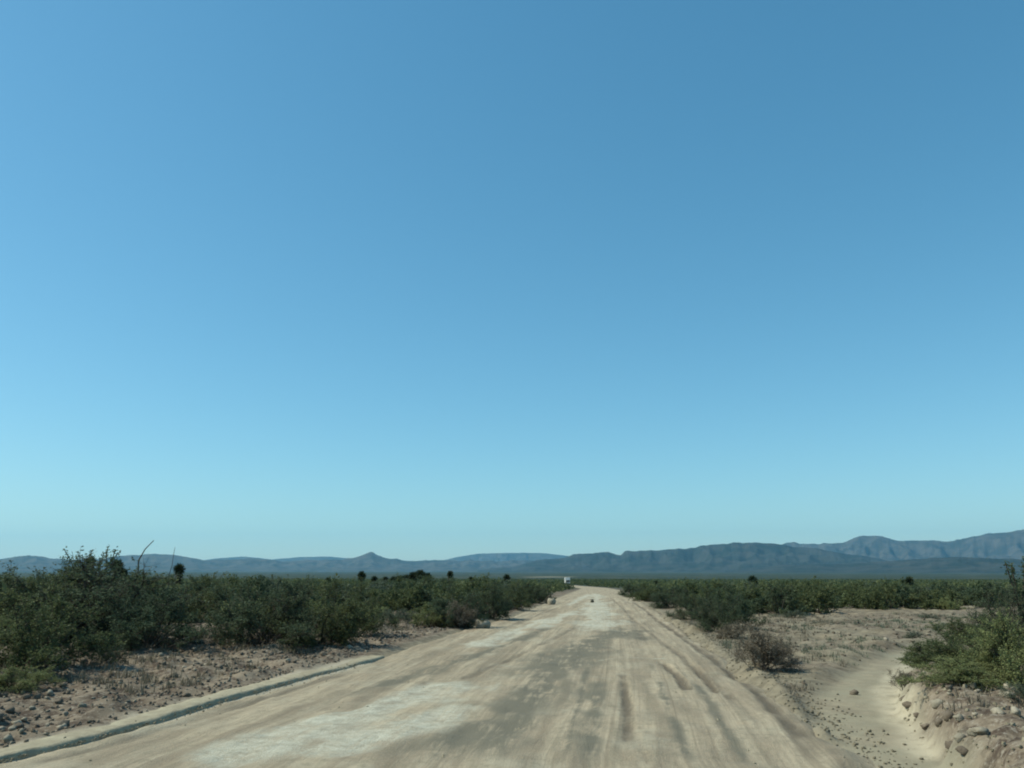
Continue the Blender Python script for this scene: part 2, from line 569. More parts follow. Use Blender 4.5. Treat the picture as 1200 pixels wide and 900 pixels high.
for pts, wd, sd_, a in (([(730, 790), (735, 835), (737, 880)], 0.09, 81, 1.1), ([(776, 778), (792, 793), (808, 812)], 0.085, 82, 1.8),
                        ([(806, 778), (824, 794), (842, 814)], 0.075, 83, 1.6), ([(745, 862), (760, 905)], 0.05, 84, .5),
                        ([(600, 735), (655, 712)], 0.14, 85, .5), ([(695, 704), (695, 702)], 0.3, 86, .5),
                        ([(20, 905), (140, 872), (250, 838), (420, 785)], 0.10, 87, .55), ([(735, 715), (760, 760)], 0.14, 88, .5),  # first band here puts the kerb's shade into the road colour
                        ([(715, 700), (745, 730), (790, 765), (850, 812), (900, 860)], 0.10, 89, .6), ([(738, 703), (772, 728), (825, 765), (880, 806), (935, 860), (960, 900)], 0.13, 94, 1.0), ([(750, 704), (800, 738), (858, 778)], 0.12, 95, .9),
                        ([(530, 805), (620, 765), (680, 735)], 0.10, 90, .5)):
    b_ = band(pts, wd, 0.7, sd_, 0.1, 0.5) * a * (0.35 + 1.1 * (0.5 + vnoise(RX_, RYY, 0.5, sd_)))
    dark = np.maximum(dark, b_)
zr = zr - 0.03 * np.clip(dark, 0, 1) + 0.004 * pale
# crumbs of soil thrown up beside the ruts
for pts in ([(785, 778), (812, 810)], [(813, 776), (848, 814)]):
    zr = zr + 0.022 * band(pts, 0.06, 0.8, 91, 0.1)
red = band([(480, 752), (545, 742), (600, 724)], 0.30, 0.8, 92, 0.1) * (0.5 + vnoise(RX_, RYY, 0.6, 93))
verts = np.stack([RX_.ravel(), RYY.ravel(), zr.ravel()], 1)
fc = grid_faces(NU, len(ry))
me = mesh_np('road', verts, fc, [M['road']], True, dict(pale=pale, grey=grey, dark=np.clip(dark, 0, 1), red=np.clip(red, 0, 1)))
uvl = me.uv_layers.new(name='UVMap')
lat = (RX_ - XR(RYY)).ravel()
uv = np.stack([lat[fc.ravel()], RYY.ravel()[fc.ravel()]], 1).astype(np.float32)
uvl.data.foreach_set('uv', uv.ravel())
tag(add('road', me), kind='structure')

# ------------------------------------------------------------------ earth kerb along the left edge
kp = np.array(KERB)
seg = np.hypot(*(kp[1:] - kp[:-1]).T)
cum = np.concatenate([[0], np.cumsum(seg)])
ts = np.arange(0, cum[-1], 0.04)
kx, ky = np.interp(ts, cum, kp[:, 0]), np.interp(ts, cum, kp[:, 1])
tx, ty = np.gradient(kx), np.gradient(ky)
ln = np.hypot(tx, ty)
nx_, ny_ = -ty / ln, tx / ln            # points left, away from the road
prof = [(-0.06, -0.08), (-0.04, -0.02), (-0.026, 0.020), (-0.008, 0.042), (0.012, 0.050), (0.05, 0.054), (0.12, 0.052), (0.20, 0.054), (0.30, 0.050), (0.42, -0.03)]
end = sstep(cum[-1] - 1.2, cum[-1] - 5.0, ts)
V = []
for (o_, h_), q in zip(prof, range(len(prof))):
    jit = 0.05 * fbm(ts, ts * 0 + q * 0.08, 0.5, 101, 5)
    hh = h_ * (0.95 + 0.35 * fbm(ts, ts * 0 + q * 0.1, 0.8, 103, 4)) + 0.014 * fbm(ts, ts * 0 + q * 0.12, 0.16, 104, 3) * (0.05 + 0.95 * end)
    V.append(np.stack([kx + nx_ * (o_ + jit), ky + ny_ * (o_ + jit), z0(ky) + 0.018 * end + hh], 1))
V = np.stack(V, 1).reshape(-1, 3)
me = mesh_np('kerb', V, grid_faces(len(prof), len(ts))[:, ::-1], [M['kerb']], False)
tag(add('kerb', me), kind='structure')

# ------------------------------------------------------------------ hills
def hills(sky, D, thick, mat, seed, rough=1.0, foot=0.55, ncol=1000, nrow=34, base=-22.0):
    px = np.linspace(sky[0][0], sky[-1][0], ncol)
    py = np.interp(px, [s[0] for s in sky], [s[1] for s in sky])
    # interpolation corners softened and broken up
    kern = np.hanning(5); kern /= kern.sum()
    py = np.convolve(np.pad(py, 2, 'edge'), kern, 'valid')
    py = py + rough * 1.7 * fbm(px, px * 0 + 3, 30, seed, 6) + rough * 3.4 * (np.abs(fbm(px, px * 0 + 8, 30, seed + 3, 6)) - 0.2)
    dirs = FWD[None] + RGT[None] * ((px - 600) / FPX)[:, None] - UPV[None] * ((py - 450) / FPX)[:, None]
    hl = np.hypot(dirs[:, 0], dirs[:, 1])
    az = np.arctan2(dirs[:, 0], dirs[:, 1])
    crest = CAMZ + D * dirs[:, 2] / hl
    rr = np.linspace(-1, 0.6, nrow)
    A, R = np.meshgrid(az, rr)
    wob = 0.25 * fbm(A * 40, R * 2, 1.6, seed + 5, 3)
    prof_ = np.clip(1 - np.abs(R) ** 1.15, 0, 1) ** 1.25
    rad = D + thick * (R + 0.0)
    rid = 1 - np.abs(2 * fbm(A * D / 260, R * 2.4 + wob, 1.0, seed + 9, 4))
    H = (crest[None] - base) * prof_ * (1 + 0.05 * fbm(A * D / 420, R * 6, 1.0, seed + 21, 4) * (np.abs(R) > 0.02)) * (1 - (0.42 * (1 - rid) + 0.12 * (1 - prof_)) * (np.abs(R) > 1e-9) * sstep(0.0, 0.25, np.abs(R)))
    Hz = base + np.maximum(H, 0)
    verts = np.stack([(np.sin(A) * rad).ravel(), (np.cos(A) * rad).ravel(), Hz.ravel()], 1)
    me = mesh_np('hills', verts, grid_faces(ncol, nrow), [mat], False)
    return tag(add('hills', me), kind='structure')


LEFT = [(-700, 652), (-300, 640), (-100, 656), (0, 655), (25, 651), (45, 650), (80, 656), (120, 653), (150, 650), (195, 649), (215, 652), (250, 655), (280, 653),
        (320, 656), (350, 657), (400, 656), (418, 653), (436, 647), (452, 652), (470, 655), (500, 656), (530, 657), (580, 657), (640, 656), (720, 660), (800, 668)]
MID = [(560, 668), (620, 660), (655, 653), (680, 648), (700, 646.5), (713, 646), (722, 650), (728, 651), (732, 647), (765, 645), (800, 642), (835, 638), (860, 637), (890, 635.5),
       (915, 638), (940, 641), (980, 648), (1040, 656), (1100, 660), (1200, 664), (1400, 668)]
RIGHT = [(820, 660), (860, 645), (900, 638), (930, 636), (960, 636), (985, 635), (1005, 630), (1022, 627), (1040, 629), (1060, 634), (1075, 632), (1095, 633), (1120, 632), (1140, 628),
         (1160, 624), (1180, 622), (1200, 618), (1260, 608), (1400, 622), (1700, 600), (2100, 640)]
FAR = [(180, 664), (260, 653.5), (285, 651.5), (320, 655), (350, 652.5), (385, 652.5), (430, 655), (500, 660), (530, 654), (560, 648.5), (600, 647), (640, 648), (660, 650), (700, 656), (780, 664)]
LOW = [(850, 668), (920, 662), (1000, 660), (1060, 656), (1115, 652), (1150, 653), (1200, 655), (1300, 650), (1500, 662), (1800, 668)]
hills(FAR, 17000, 2600, M['hill'], 201, 0.3, ncol=500)
hills(RIGHT, 13000, 2900, M['hill'], 221, 1.5)
hills(LEFT, 11500, 2600, M['hill'], 211, 1.2)
hills(MID, 8800, 2400, M['hill_dark'], 231, 1.2)
hills(LOW, 6500, 1500, M['hill_dark'], 241, 0.6)


# ------------------------------------------------------------------ shrubs
def norm(v):
    return v / np.maximum(np.linalg.norm(v, axis=-1, keepdims=True), 1e-9)


def tubes(P0, P1, r0, r1, sides=3):
    """straight tapered tubes from arrays of end points"""
    n = len(P0)
    d = norm(P1 - P0)
    ref = np.where(np.abs(d[:, 2:3]) > 0.9, np.array([[1.0, 0, 0]]), np.array([[0, 0, 1.0]]))
    a = norm(np.cross(d, ref))
    b = np.cross(d, a)
    th = np.arange(sides) * 2 * np.pi / sides
    c, s_ = np.cos(th), np.sin(th)
    ring = a[:, None] * c[None, :, None] + b[:, None] * s_[None, :, None]
    v0 = P0[:, None] + ring * np.asarray(r0)[:, None, None]
    v1 = P1[:, None] + ring * np.asarray(r1)[:, None, None]
    V = np.concatenate([v0, v1], 1).reshape(-1, 3)
    base = (np.arange(n) * 2 * sides)[:, None]
    i = np.arange(sides)[None]
    j = (i + 1) % sides
    F = np.stack([base + i, base + j, base + j + sides, base + i + sides], -1).reshape(-1, 4)
    return V, F


def leaf_quads(C, size, rng, up=0.3, aspect=0.5):
    n = len(C)
    d = norm(rng.normal(size=(n, 3)) + np.array([0, 0, up]))
    e = norm(np.cross(d, rng.normal(size=(n, 3))))
    s = np.asarray(size).reshape(-1, 1)
    V = np.stack([C - d * s, C + e * s * aspect, C + d * s, C - e * s * aspect], 1).reshape(-1, 3)
    F = np.arange(n * 4).reshape(n, 4)
    return V, F


def branches(seed, R, H, nm, ns, nt, nl, leaf, upright=0.0, bare=0.0, stem_r=0.02, open_=0.0, twig_t=0.16):
    rng = np.random.default_rng(seed)
    az = rng.uniform(0, 2 * np.pi, nm)
    tilt = rng.uniform(0.02, 1.0, nm) ** 0.75 * (1.35 - upright)
    d = np.stack([np.sin(tilt) * np.cos(az), np.sin(tilt) * np.sin(az), np.cos(tilt)], 1)
    # length to the lumpy ellipsoid of the crown
    L = 1.0 / np.sqrt((d[:, 0] ** 2 + d[:, 1] ** 2) / R ** 2 + d[:, 2] ** 2 / H ** 2) * rng.uniform(0.72, 1.03, nm)
    base = np.stack([rng.normal(0, R * 0.10, nm), rng.normal(0, R * 0.10, nm), np.full(nm, -0.08)], 1)
    tip = base + d * L[:, None]
    tip[:, 2] = np.maximum(tip[:, 2], 0.06 * H)
    bend = rng.normal(0, 0.06, (nm, 3)) * L[:, None]
    bend[:, 2] += 0.07 * L
    K = 4
    pts = [base + (tip - base) * t + bend * (4 * t * (1 - t)) for t in np.linspace(0, 1, K + 1)]
    V, F, off = [], [], 0

    def put(v, f):
        nonlocal off
        V.append(v); F.append(f + off); off += len(v)
    for k in range(K):
        t0, t1 = k / K, (k + 1) / K
        put(*tubes(pts[k], pts[k + 1], np.full(nm, stem_r * (1 - 0.8 * t0)), np.full(nm, stem_r * (1 - 0.8 * t1)), 5))
    PT = np.stack(pts, 1)

    def at(PTS, t):
        n = PTS.shape[1] - 1
        q = np.clip(t * n, 0, n - 1e-6)
        i = q.astype(int)
        f = (q - i)[..., None]
        idx = np.arange(len(PTS))[:, None]
        return PTS[idx, i] * (1 - f) + PTS[idx, i + 1] * f
    t = rng.uniform(0.28, 1.0, (nm, ns)) ** 0.8
    s0 = at(PT, t)
    md = norm(tip - base)[:, None]
    sdr = norm(md * 0.7 + rng.normal(0, 0.62, (nm, ns, 3)) + np.array([0, 0, 0.15]))
    sl = (0.20 + 0.20 * rng.random((nm, ns))) * L[:, None] * (1.15 - 0.55 * t)
    s1 = s0 + sdr * sl[..., None]
    s0, s1, sdr, sl = s0.reshape(-1, 3), s1.reshape(-1, 3), sdr.reshape(-1, 3), sl.reshape(-1)
    s1[:, 2] = np.maximum(s1[:, 2], 0.03)
    put(*tubes(s0, s1, np.full(len(s0), stem_r * 0.35), np.full(len(s0), stem_r * 0.15), 3))
    n2 = len(s0)
    t = rng.uniform(0.15, 1.0, (n2, nt))
    w0 = s0[:, None] + (s1 - s0)[:, None] * t[..., None]
    wd = norm(sdr[:, None] * 0.6 + rng.normal(0, 0.6, (n2, nt, 3)) + np.array([0, 0, 0.2]))
    wl_ = (twig_t * R) * rng.uniform(0.5, 1.2, (n2, nt))
    w1 = w0 + wd * wl_[..., None]
    w0, w1 = w0.reshape(-1, 3), w1.reshape(-1, 3)
    if leaf < 0.05 or bare > 0:
        put(*tubes(w0, w1, np.full(len(w0), stem_r * 0.14), np.full(len(w0), stem_r * 0.07), 3))
    # leaves, gathered into clumps so the crown keeps gaps
    keep = rng.random(len(w0)) > bare
    clump = np.repeat(rng.random(n2), nt)
    keep &= clump > open_
    w0, w1, clump = w0[keep], w1[keep], clump[keep]
    t = rng.uniform(0.1, 1.08, (len(w0), nl))
    C = w0[:, None] + (w1 - w0)[:, None] * t[..., None] + rng.normal(0, leaf * 0.7, (len(w0), nl, 3))
    C = C.reshape(-1, 3)
    C[:, 2] = np.maximum(C[:, 2], leaf * 0.6)
    tv = np.clip(0.45 + 0.5 * (np.repeat(clump, nl) - 0.5) + rng.normal(0, 0.20, len(C)), 0, 1)
    LV, LF = leaf_quads(C, leaf * rng.uniform(0.6, 1.3, len(C)), rng)
    return np.concatenate(V), np.concatenate(F), LV, LF, np.repeat(tv, 4)


def shrub_meshes(seed, mleaf, mbark=None, **kw):
    v, f, lv, lf, tv = branches(seed, **kw)
    return (mesh_np('stems', v, f, [mbark or M['bark']]),
            mesh_np('foliage', lv, lf, [mleaf], False, dict(tint=tv)), float(np.percentile(np.abs(lv[:, :2]), 97)), float(np.percentile(lv[:, 2], 99.3)))


NEAR = dict(nm=30, ns=13, nt=8, nl=10, leaf=0.0165, stem_r=0.013)
MIDQ = dict(nm=18, ns=9, nt=5, nl=7, leaf=0.038, stem_r=0.015)
MD = {
    'near_olive': shrub_meshes(1, M['creosote'], R=1.0, H=1.5, **NEAR),
    'near_olive_b': shrub_meshes(2, M['creosote'], R=1.0, H=1.35, **NEAR),
    'near_dark': shrub_meshes(3, M['dark_leaf'], R=1.0, H=1.4, **dict(NEAR, open_=0.12)),
    'near_dark_b': shrub_meshes(4, M['dark_leaf'], R=1.0, H=1.5, **dict(NEAR, open_=0.2)),
    'near_fresh': shrub_meshes(5, M['light_leaf'], R=1.0, H=1.15, **dict(NEAR, nl=9)),
    'near_sage': shrub_meshes(6, M['sage_leaf'], R=1.0, H=0.85, **dict(NEAR, nm=20, ns=9, nt=6)),
    'near_spindly': shrub_meshes(7, M['dark_leaf'], R=1.0, H=1.35, nm=26, ns=11, nt=7, nl=7, leaf=0.016, stem_r=0.014, bare=0.15, open_=0.15, upright=0.25),
    'near_dead': shrub_meshes(8, M['dry_leaf'], R=1.0, H=1.15, nm=30, ns=12, nt=8, nl=4, leaf=0.020, stem_r=0.010, bare=0.1),
    'mid_a': shrub_meshes(11, M['creosote'], R=1.0, H=1.3, **MIDQ),
    'mid_b': shrub_meshes(12, M['creosote'], R=1.0, H=1.15, **MIDQ),
    'mid_c': shrub_meshes(13, M['dark_leaf'], R=1.0, H=1.3, **MIDQ),
    'mid_d': shrub_meshes(14, M['dark_leaf'], R=1.0, H=1.2, **dict(MIDQ, open_=0.15)),
    'mid_e': shrub_meshes(15, M['sage_leaf'], R=1.0, H=1.0, **dict(MIDQ, open_=0.1)),
    'mid_f': shrub_meshes(16, M['light_leaf'], R=1.0, H=1.0, **MIDQ),
}


def shrub(kind, x, y, width, height, label, group=None, name='desert_bush', cat='bush', sink=0.03):
    st, fo, R, H = MD[kind]
    o = bpy.data.objects.new(name, None)
    col.objects.link(o)
    z = Gp(x, y)
    o.location = (x, y, z - sink)
    o.rotation_euler = (0, 0, random.uniform(0, 6.28))
    o.empty_display_size = 0.3
    sx = width / 2 / R
    o.scale = (sx, sx * random.uniform(0.9, 1.1), height / H)
    tag(o, label, cat, group)
    add('stems', st, o)
    add('foliage', fo, o)
    return o


def shrub_px(kind, px, py, wpx, top, label, grow=1.0, **kw):
    """stand a shrub whose foot is seen at (px, py)"""
    x, y = P(px, py)
    w_ = 0.0
    gz = Gp(x, y)
    d = x * FWD[0] + y * FWD[1] + (gz - CAMZ) * FWD[2]
    w_ = wpx * d / FPX
    # height so that the crown reaches the row TOP
    dz = px_dir(px, top)
    hor = math.hypot(x, y)
    h = CAMZ + dz[2] / math.hypot(dz[0], dz[1]) * hor - gz
    return shrub(kind, x, y, w_ * grow, max(0.15, h), label, **kw)


G_NONE = None
near_specs = [
    ('near_olive', 36, 800, 180, 684, 'large rounded olive green bush standing nearest the road edge, beside a low pale green clump'),
    ('near_fresh', 18, 822, 78, 780, 'low pale green shrub at the foot of the large rounded olive bush'),
    ('near_spindly', 100, 768, 200, 652, 'tall dark tangled shrub with bare twigs rising above its crown, behind the large olive bush'),
    ('near_dark', 168, 774, 124, 688, 'dark green bush in front of the tall tangled shrub, its skirt touching the rubble'),
    ('near_sage', 208, 772, 48, 745, 'small grey green shrub on the rubble at the end of the nearest thicket'),
    ('near_sage', 122, 792, 38, 748, 'small yellowish grey shrub between the large olive bush and the dark green one'),
    ('near_dark', 108, 762, 130, 662, 'dense dark bush filling the middle of the tall tangled shrub'),
    ('near_dark', 60, 768, 150, 664, 'dark bush rising just behind the large rounded olive bush'),
    ('near_olive_b', 8, 770, 130, 683, 'olive bush cut by the edge of the view behind the large rounded one'),
    ('near_olive', 250, 738, 120, 677, 'olive bush standing first after the gap behind the nearest thicket'),
    ('near_dark', 308, 766, 140, 682, 'broad dark bush bulging over the rubble across from the end of the earth kerb'),
    ('near_olive_b', 372, 761, 124, 682, 'olive bush next to the broad dark one across from the end of the earth kerb'),
    ('near_olive', 414, 750, 90, 684, 'rounded olive bush just before the small grey green clumps along the road'),
    ('near_sage', 462, 735, 48, 712, 'small grey green shrub standing at the road edge beside the bright green one'),
    ('near_fresh', 507, 738, 44, 713, 'small bright yellow green shrub at the bend of the left road edge'),
    ('near_fresh', 484, 733, 24, 717, 'tiny yellow green shrub between the grey green clump and the bright green shrub'),
    ('near_dark_b', 536, 737, 62, 686, 'dark bush with purplish bare twigs right behind the bright green shrub'),
    ('near_dead', 541, 738, 40, 704, 'greyish bare twiggy shrub at the edge of the road under the dark bushes'),
    ('near_dark', 573, 727, 60, 684, 'dark bush behind the first pale boulder on the left road edge'),
    ('near_olive', 603, 716, 48, 682, 'olive bush halfway between the two pale boulders'),
    ('near_dark', 626, 708, 42, 682, 'dark bush right behind the farther pale boulder'),
    ('near_dead', 893, 788, 62, 732, 'rounded dead brown shrub standing alone between the road and the bare field', 'dead_shrub'),
    ('near_dead', 914, 778, 32, 744, 'smaller dead brown shrub leaning against the larger dead one', 'dead_shrub'),
    ('near_sage', 932, 726, 26, 714, 'small grey green shrub at the far rim of the bare field'),
    ('near_fresh', 1128, 834, 128, 770, 'bright green bush in front of the right hand thicket, on the stony bank'),
    ('near_olive', 1156, 805, 140, 728, 'dark green bush in the middle of the right hand thicket'),
    ('near_fresh', 1200, 832, 110, 722, 'tall leafy green bush at the right edge of the view on the stony bank'),
    ('near_olive_b', 1100, 800, 80, 752, 'light green bush at the inner side of the right hand thicket'),
    ('near_sage', 1204, 858, 52, 798, 'small sage coloured shrub low on the stony bank at the right edge'),
    ('near_dead', 1062, 812, 34, 784, 'tiny dry brown shrub on the lip of the stony bank beside the side track', 'dead_shrub'),
    ('near_spindly', 1192, 770, 84, 690, 'spindly dark shrub rising at the back of the right hand thicket'),
    ('near_olive_b', 1150, 757, 70, 716, 'low olive bush behind the right hand thicket at the end of the bare field'),
    ('near_sage', 1072, 752, 24, 738, 'small dark grey shrub where the side track disappears'),
    ('near_sage', 1090, 728, 20, 718, 'small grey shrub near the far rim of the bare field close to the side track'),
    ('near_dark', 742, 700, 34, 684, 'low dark bush closest to the right road edge before the drop'),
    ('near_olive_b', 762, 705, 40, 684, 'low olive bush on the right road edge, second after the drop'),
    ('near_dark_b', 786, 713, 46, 686, 'low dark bush on the right road edge, third after the drop'),
    ('near_dead', 838, 737, 34, 716, 'low brown bare shrub at the foot of the right hand roadside scrub', 'dead_shrub'),
    ('near_dead', 858, 750, 36, 728, 'low brown bare shrub just short of the large rounded dead one', 'dead_shrub'),
    ('near_dark', 852, 742, 70, 696, 'dark bush at the corner where the roadside scrub meets the bare field'),
    ('near_dark_b', 818, 727, 62, 690, 'dark bush in the roadside scrub two bushes short of the bare field corner'),
]
spots = []
for s_ in near_specs:
    nm_ = s_[6] if len(s_) > 6 else 'desert_bush'
    o = shrub_px(s_[0], s_[1], s_[2], s_[3], s_[4], s_[5], name=nm_)
    spots.append((o.location.x, o.location.y, s_[3]))

# scattered bushes of the plain: jittered grid, kept off the road, verge and bare field
cells = []


def scatter(ymin, ymax, cell, fill):
    gy = np.arange(ymin, ymax, cell)
    for y in gy:
        hw = 0.78 * y + 14
        gx = np.arange(-hw, hw, cell)
        xx = gx + RNG.uniform(-.45, .45, len(gx)) * cell
        yy = y + RNG.uniform(-.45, .45, len(gx)) * cell
        k = RNG.random(len(gx)) < fill * (0.85 + 0.6 * fbm(xx, yy, 14, 301, 3))
        xx, yy = xx[k], yy[k]
        px, py = project(xx, yy, z0(yy))
        lim = np.where(px < 690, np.interp(px, LBX, LBY), np.interp(px, RBX, RBY))
        k = py < lim
        k &= ~((yy < 600) & (xx > XL(yy) - 1.6 - 0.004 * yy) & (xx < XR(yy) + 0.9 + 0.006 * yy))
        k &= ~((xx < 0) & (yy < 11.5) & (xx > -11)) & ~((xx > 0) & (yy < 9))
        cells.append(np.stack([xx[k], yy[k]], 1))


scatter(8, 60, 2.0, 0.85)
scatter(60, 160, 2.5, 0.85)
scatter(160, 420, 4.2, 0.85)
scatter(420, 900, 8.0, 0.85)
pts = np.concatenate(cells)
d_ = np.hypot(pts[:, 0], pts[:, 1])
ppx, _ = project(pts[:, 0], pts[:, 1], 0)
inv = (ppx > -40) & (ppx < 1240)
ok = np.array([all((p[0] - q[0]) ** 2 + (p[1] - q[1]) ** 2 > 0.9 for q in spots) if dd < 60 else True for p, dd in zip(pts, d_)])
pts, d_, inv = pts[ok], d_[ok], inv[ok]
order = np.argsort(d_ + (~inv) * 1e5)
single = set(order[:235].tolist())
kinds = ['mid_a', 'mid_b', 'mid_c', 'mid_d', 'mid_a', 'mid_c', 'mid_e', 'mid_b', 'mid_f']
words_ = {'mid_a': 'tall olive green', 'mid_b': 'low olive green', 'mid_c': 'tall dark green', 'mid_d': 'loose dark green', 'mid_e': 'grey green', 'mid_f': 'fresh green'}
rest = []
for i in order:
    x, y = pts[i]
    wd = RNG.uniform(1.5, 2.5)
    hh = RNG.uniform(0.9, 1.35)
    if i in single:
        k = kinds[int(RNG.integers(len(kinds)))]
        if k == 'mid_f': wd *= 0.6; hh *= 0.6
        pxq = float(project(x, y, 0.0)[0])
        if x < XL(y):
            zone = ('behind the nearest thicket at the left edge', 'between the nearest thicket and the broad dark roadside bush', 'behind the broad dark roadside bush',
                    'behind the bright green roadside shrub', 'near the left road edge before the drop')[int(np.digitize(pxq, [150, 290, 400, 540]))]
        else:
            zone = ('beside the right road edge before the drop', 'at the near corner of the bare field', 'beyond the middle of the bare field',
                    'beyond the far right end of the bare field')[int(np.digitize(pxq, [800, 920, 1060]))]
        row = ('first row', 'second row', 'deep in the scrub')[int(np.digitize(y, [25, 38]))]
        lab = '%s bush %s, %s' % (words_[k], zone, row)
        if len(lab.split()) > 16: lab = lab.replace('deep in the scrub', 'deep row').replace('between the nearest thicket and', 'before')
        shrub(k, x, y, wd, hh, lab, group='scrub bushes: ' + lab)
    else:
        rest.append((x, y, wd, hh))

# the rest of the scrub, too many to pick apart: one object of small leaf faces
rest = np.array(rest)
rng = np.random.default_rng(99)
LVs, TVs = [], []
rd = np.hypot(rest[:, 0], rest[:, 1])
rz = G(rest[:, 0], rest[:, 1])
for lo, hi, nq, ls in ((0, 90, 190, 0.12), (90, 180, 90, 0.16), (180, 420, 42, 0.26), (420, 1200, 26, 0.5)):
    m = (rd >= lo) & (rd < hi)
    r_, z_ = rest[m], rz[m]
    n = len(r_)
    dirs = norm(rng.normal(size=(n, nq, 3)))
    dirs[..., 2] = np.abs(dirs[..., 2])
    rad = rng.uniform(0.25, 1, (n, nq, 1)) ** 0.45
    sc = np.stack([r_[:, 2] / 2, r_[:, 2] / 2, r_[:, 3]], 1)[:, None]
    if lo >= 420: sc = sc * np.array([1.9, 1.9, 1.2])
    C = dirs * rad * sc * (1 + 0.25 * rng.normal(size=(n, nq, 1)) * 0.6)
    C[..., 2] = np.maximum(C[..., 2], 0.05)
    C = C + np.stack([r_[:, 0], r_[:, 1], z_], 1)[:, None]
    t = np.clip(0.4 + 0.25 * rng.normal(size=(n, 1)) + 0.2 * rng.normal(size=(n, nq)), 0, 1)
    v, f = leaf_quads(C.reshape(-1, 3), ls * rng.uniform(0.6, 1.3, n * nq), rng, aspect=0.7)
    LVs.append(v); TVs.append(np.repeat(t.reshape(-1), 4))
v = np.concatenate(LVs)
me = mesh_np('scrub', v, np.arange(len(v)).reshape(-1, 4), [M['creosote']], False, dict(tint=np.concatenate(TVs)))
tag(add('scrub', me), 'dark green desert scrub spreading over the plain toward the hills', 'scrub', kind='stuff')


# ------------------------------------------------------------------ yuccas and stalks
def crown_mesh(seed, r, n=280, wd=0.045):
    rg = np.random.default_rng(seed)
    d = norm(rg.normal(size=(n, 3)) + np.array([0, 0, 0.45]))
    L = r * rg.uniform(0.8, 1.1, n)
    e = norm(np.cross(d, rg.normal(size=(n, 3))))
    a = d * 0.04 * r
    tip = d * L[:, None]
    tip[:, 2] -= 0.12 * r * (1 - d[:, 2]) ** 2
    mid = d * (L * 0.5)[:, None]
    V = np.stack([a, mid + e * wd, tip, mid - e * wd], 1).reshape(-1, 3)
    return mesh_np('crown', V, np.arange(n * 4).reshape(n, 4), [M['blade']], False, dict(tint=np.repeat(rg.random(n), 4)))


CR = [crown_mesh(1, 0.55), crown_mesh(2, 0.5), crown_mesh(3, 0.6)]


def spine(pts_, rad, sides=7):
    p = np.array(pts_, float)
    return tubes(p[:-1], p[1:], np.array(rad[:-1]), np.array(rad[1:]), sides)


def yucca(px, dist, top, label, wide=1.0, heads=1, lean=0.0):
    d = px_dir(px, 668)
    hl = math.hypot(d[0], d[1])
    x, y = d[0] / hl * dist, d[1] / hl * dist
    gz = Gp(x, y)
    dd = px_dir(px, top)
    h = CAMZ + dd[2] / math.hypot(dd[0], dd[1]) * dist - gz
    h = max(h, 1.6)
    o = bpy.data.objects.new('yucca', None)
    col.objects.link(o)
    o.location = (x, y, gz)
    o.rotation_euler = (0, 0, random.uniform(0, 6))
    tag(o, label, 'yucca')
    ch = h - 0.5 * wide
    pts_ = [(0, 0, -0.15), (lean * 0.2, 0, ch * 0.35), (lean * 0.6, 0.03, ch * 0.7), (lean, 0, ch)]
    v, f = spine(pts_, [0.17, 0.14, 0.12, 0.10])
    add('trunk', mesh_np('trunk', v, f, [M['trunk']], True), o)
    c = add('crown', CR[0], o, (lean, 0, ch)); c.scale = (wide, wide, wide)
    # skirt of hanging dead blades
    rg = np.random.default_rng(int(px))
    n = 60
    az = rg.uniform(0, 6.28, n)
    zz = rg.uniform(ch * 0.55, ch, n)
    rr = rg.uniform(0.1, 0.3, n)
    b0 = np.stack([lean + 0.1 * np.cos(az), 0.1 * np.sin(az), zz], 1)
    b1 = b0 + np.stack([rr * np.cos(az), rr * np.sin(az), -0.35 * np.ones(n)], 1)
    e = np.stack([-np.sin(az), np.cos(az), 0 * az], 1) * 0.03
    V = np.stack([b0 - e, b0 + e, b1 + e * 0.3, b1 - e * 0.3], 1).reshape(-1, 3)
    add('dead_skirt', mesh_np('dead_skirt', V, np.arange(4 * n).reshape(n, 4), [M['trunk']]), o)
    for k in range(1, heads):
        s = -1 if k % 2 else 1
        hb = ch * (0.55 + 0.12 * k)
        q = (lean + s * 0.55 * wide, 0.25 * (k - 1), hb + 0.25)
        v, f = spine([(lean * 0.5, 0, hb * 0.8), (lean + s * 0.3, 0.1 * k, hb), q], [0.11, 0.09, 0.08])
        add('limb', mesh_np('limb', v, f, [M['trunk']], True), o)
        c = add('crown', CR[k % 3], o, q); c.scale = (wide * .85,) * 3
    return o


yucca(210, 52, 660, 'small dark yucca with a round crown, alone above the scrub past the tall tangled shrub', 0.72)
yucca(137, 42, 655, 'yucca with a flat wide head poking out of the tall tangled shrub', 0.6, 2)
yucca(105, 40, 651, 'single dark yucca head at the top of the tall tangled shrub', 0.5)
yucca(424, 88, 669, 'tallest narrow yucca, first of the row against the hills', 1.0)
yucca(439, 92, 674.5, 'short yucca just behind the first of the row against the hills', 0.85)
yucca(452, 95, 675, 'third yucca of the row, thin and short', 0.8)
yucca(385, 96, 676, 'low yucca alone before the row starts, half sunk in the scrub', 0.75)
yucca(468, 84, 674, 'low broad yucca clump with several heads in the row', 1.0, 3)
yucca(476, 86, 673, 'second low broad yucca clump touching the first one', 1.0, 3)
yucca(492, 80, 667.5, 'big many headed yucca, widest of the row against the hills', 1.15, 4)
yucca(501, 82, 671, 'leaning yucca attached to the side of the widest one', 0.9, 2, 0.4)
yucca(527, 84, 668.5, 'slim upright yucca standing apart after the widest one', 0.75, 1, 0.05)
yucca(552, 96, 675.5, 'small yucca between the slim upright one and the road end', 0.7)
yucca(594, 98, 672.5, 'stout yucca closest to the road end among the left scrub', 1.0, 2)
yucca(881, 95, 674, 'lone dark yucca rising over the scrub beyond the bare field', 1.15, 2)
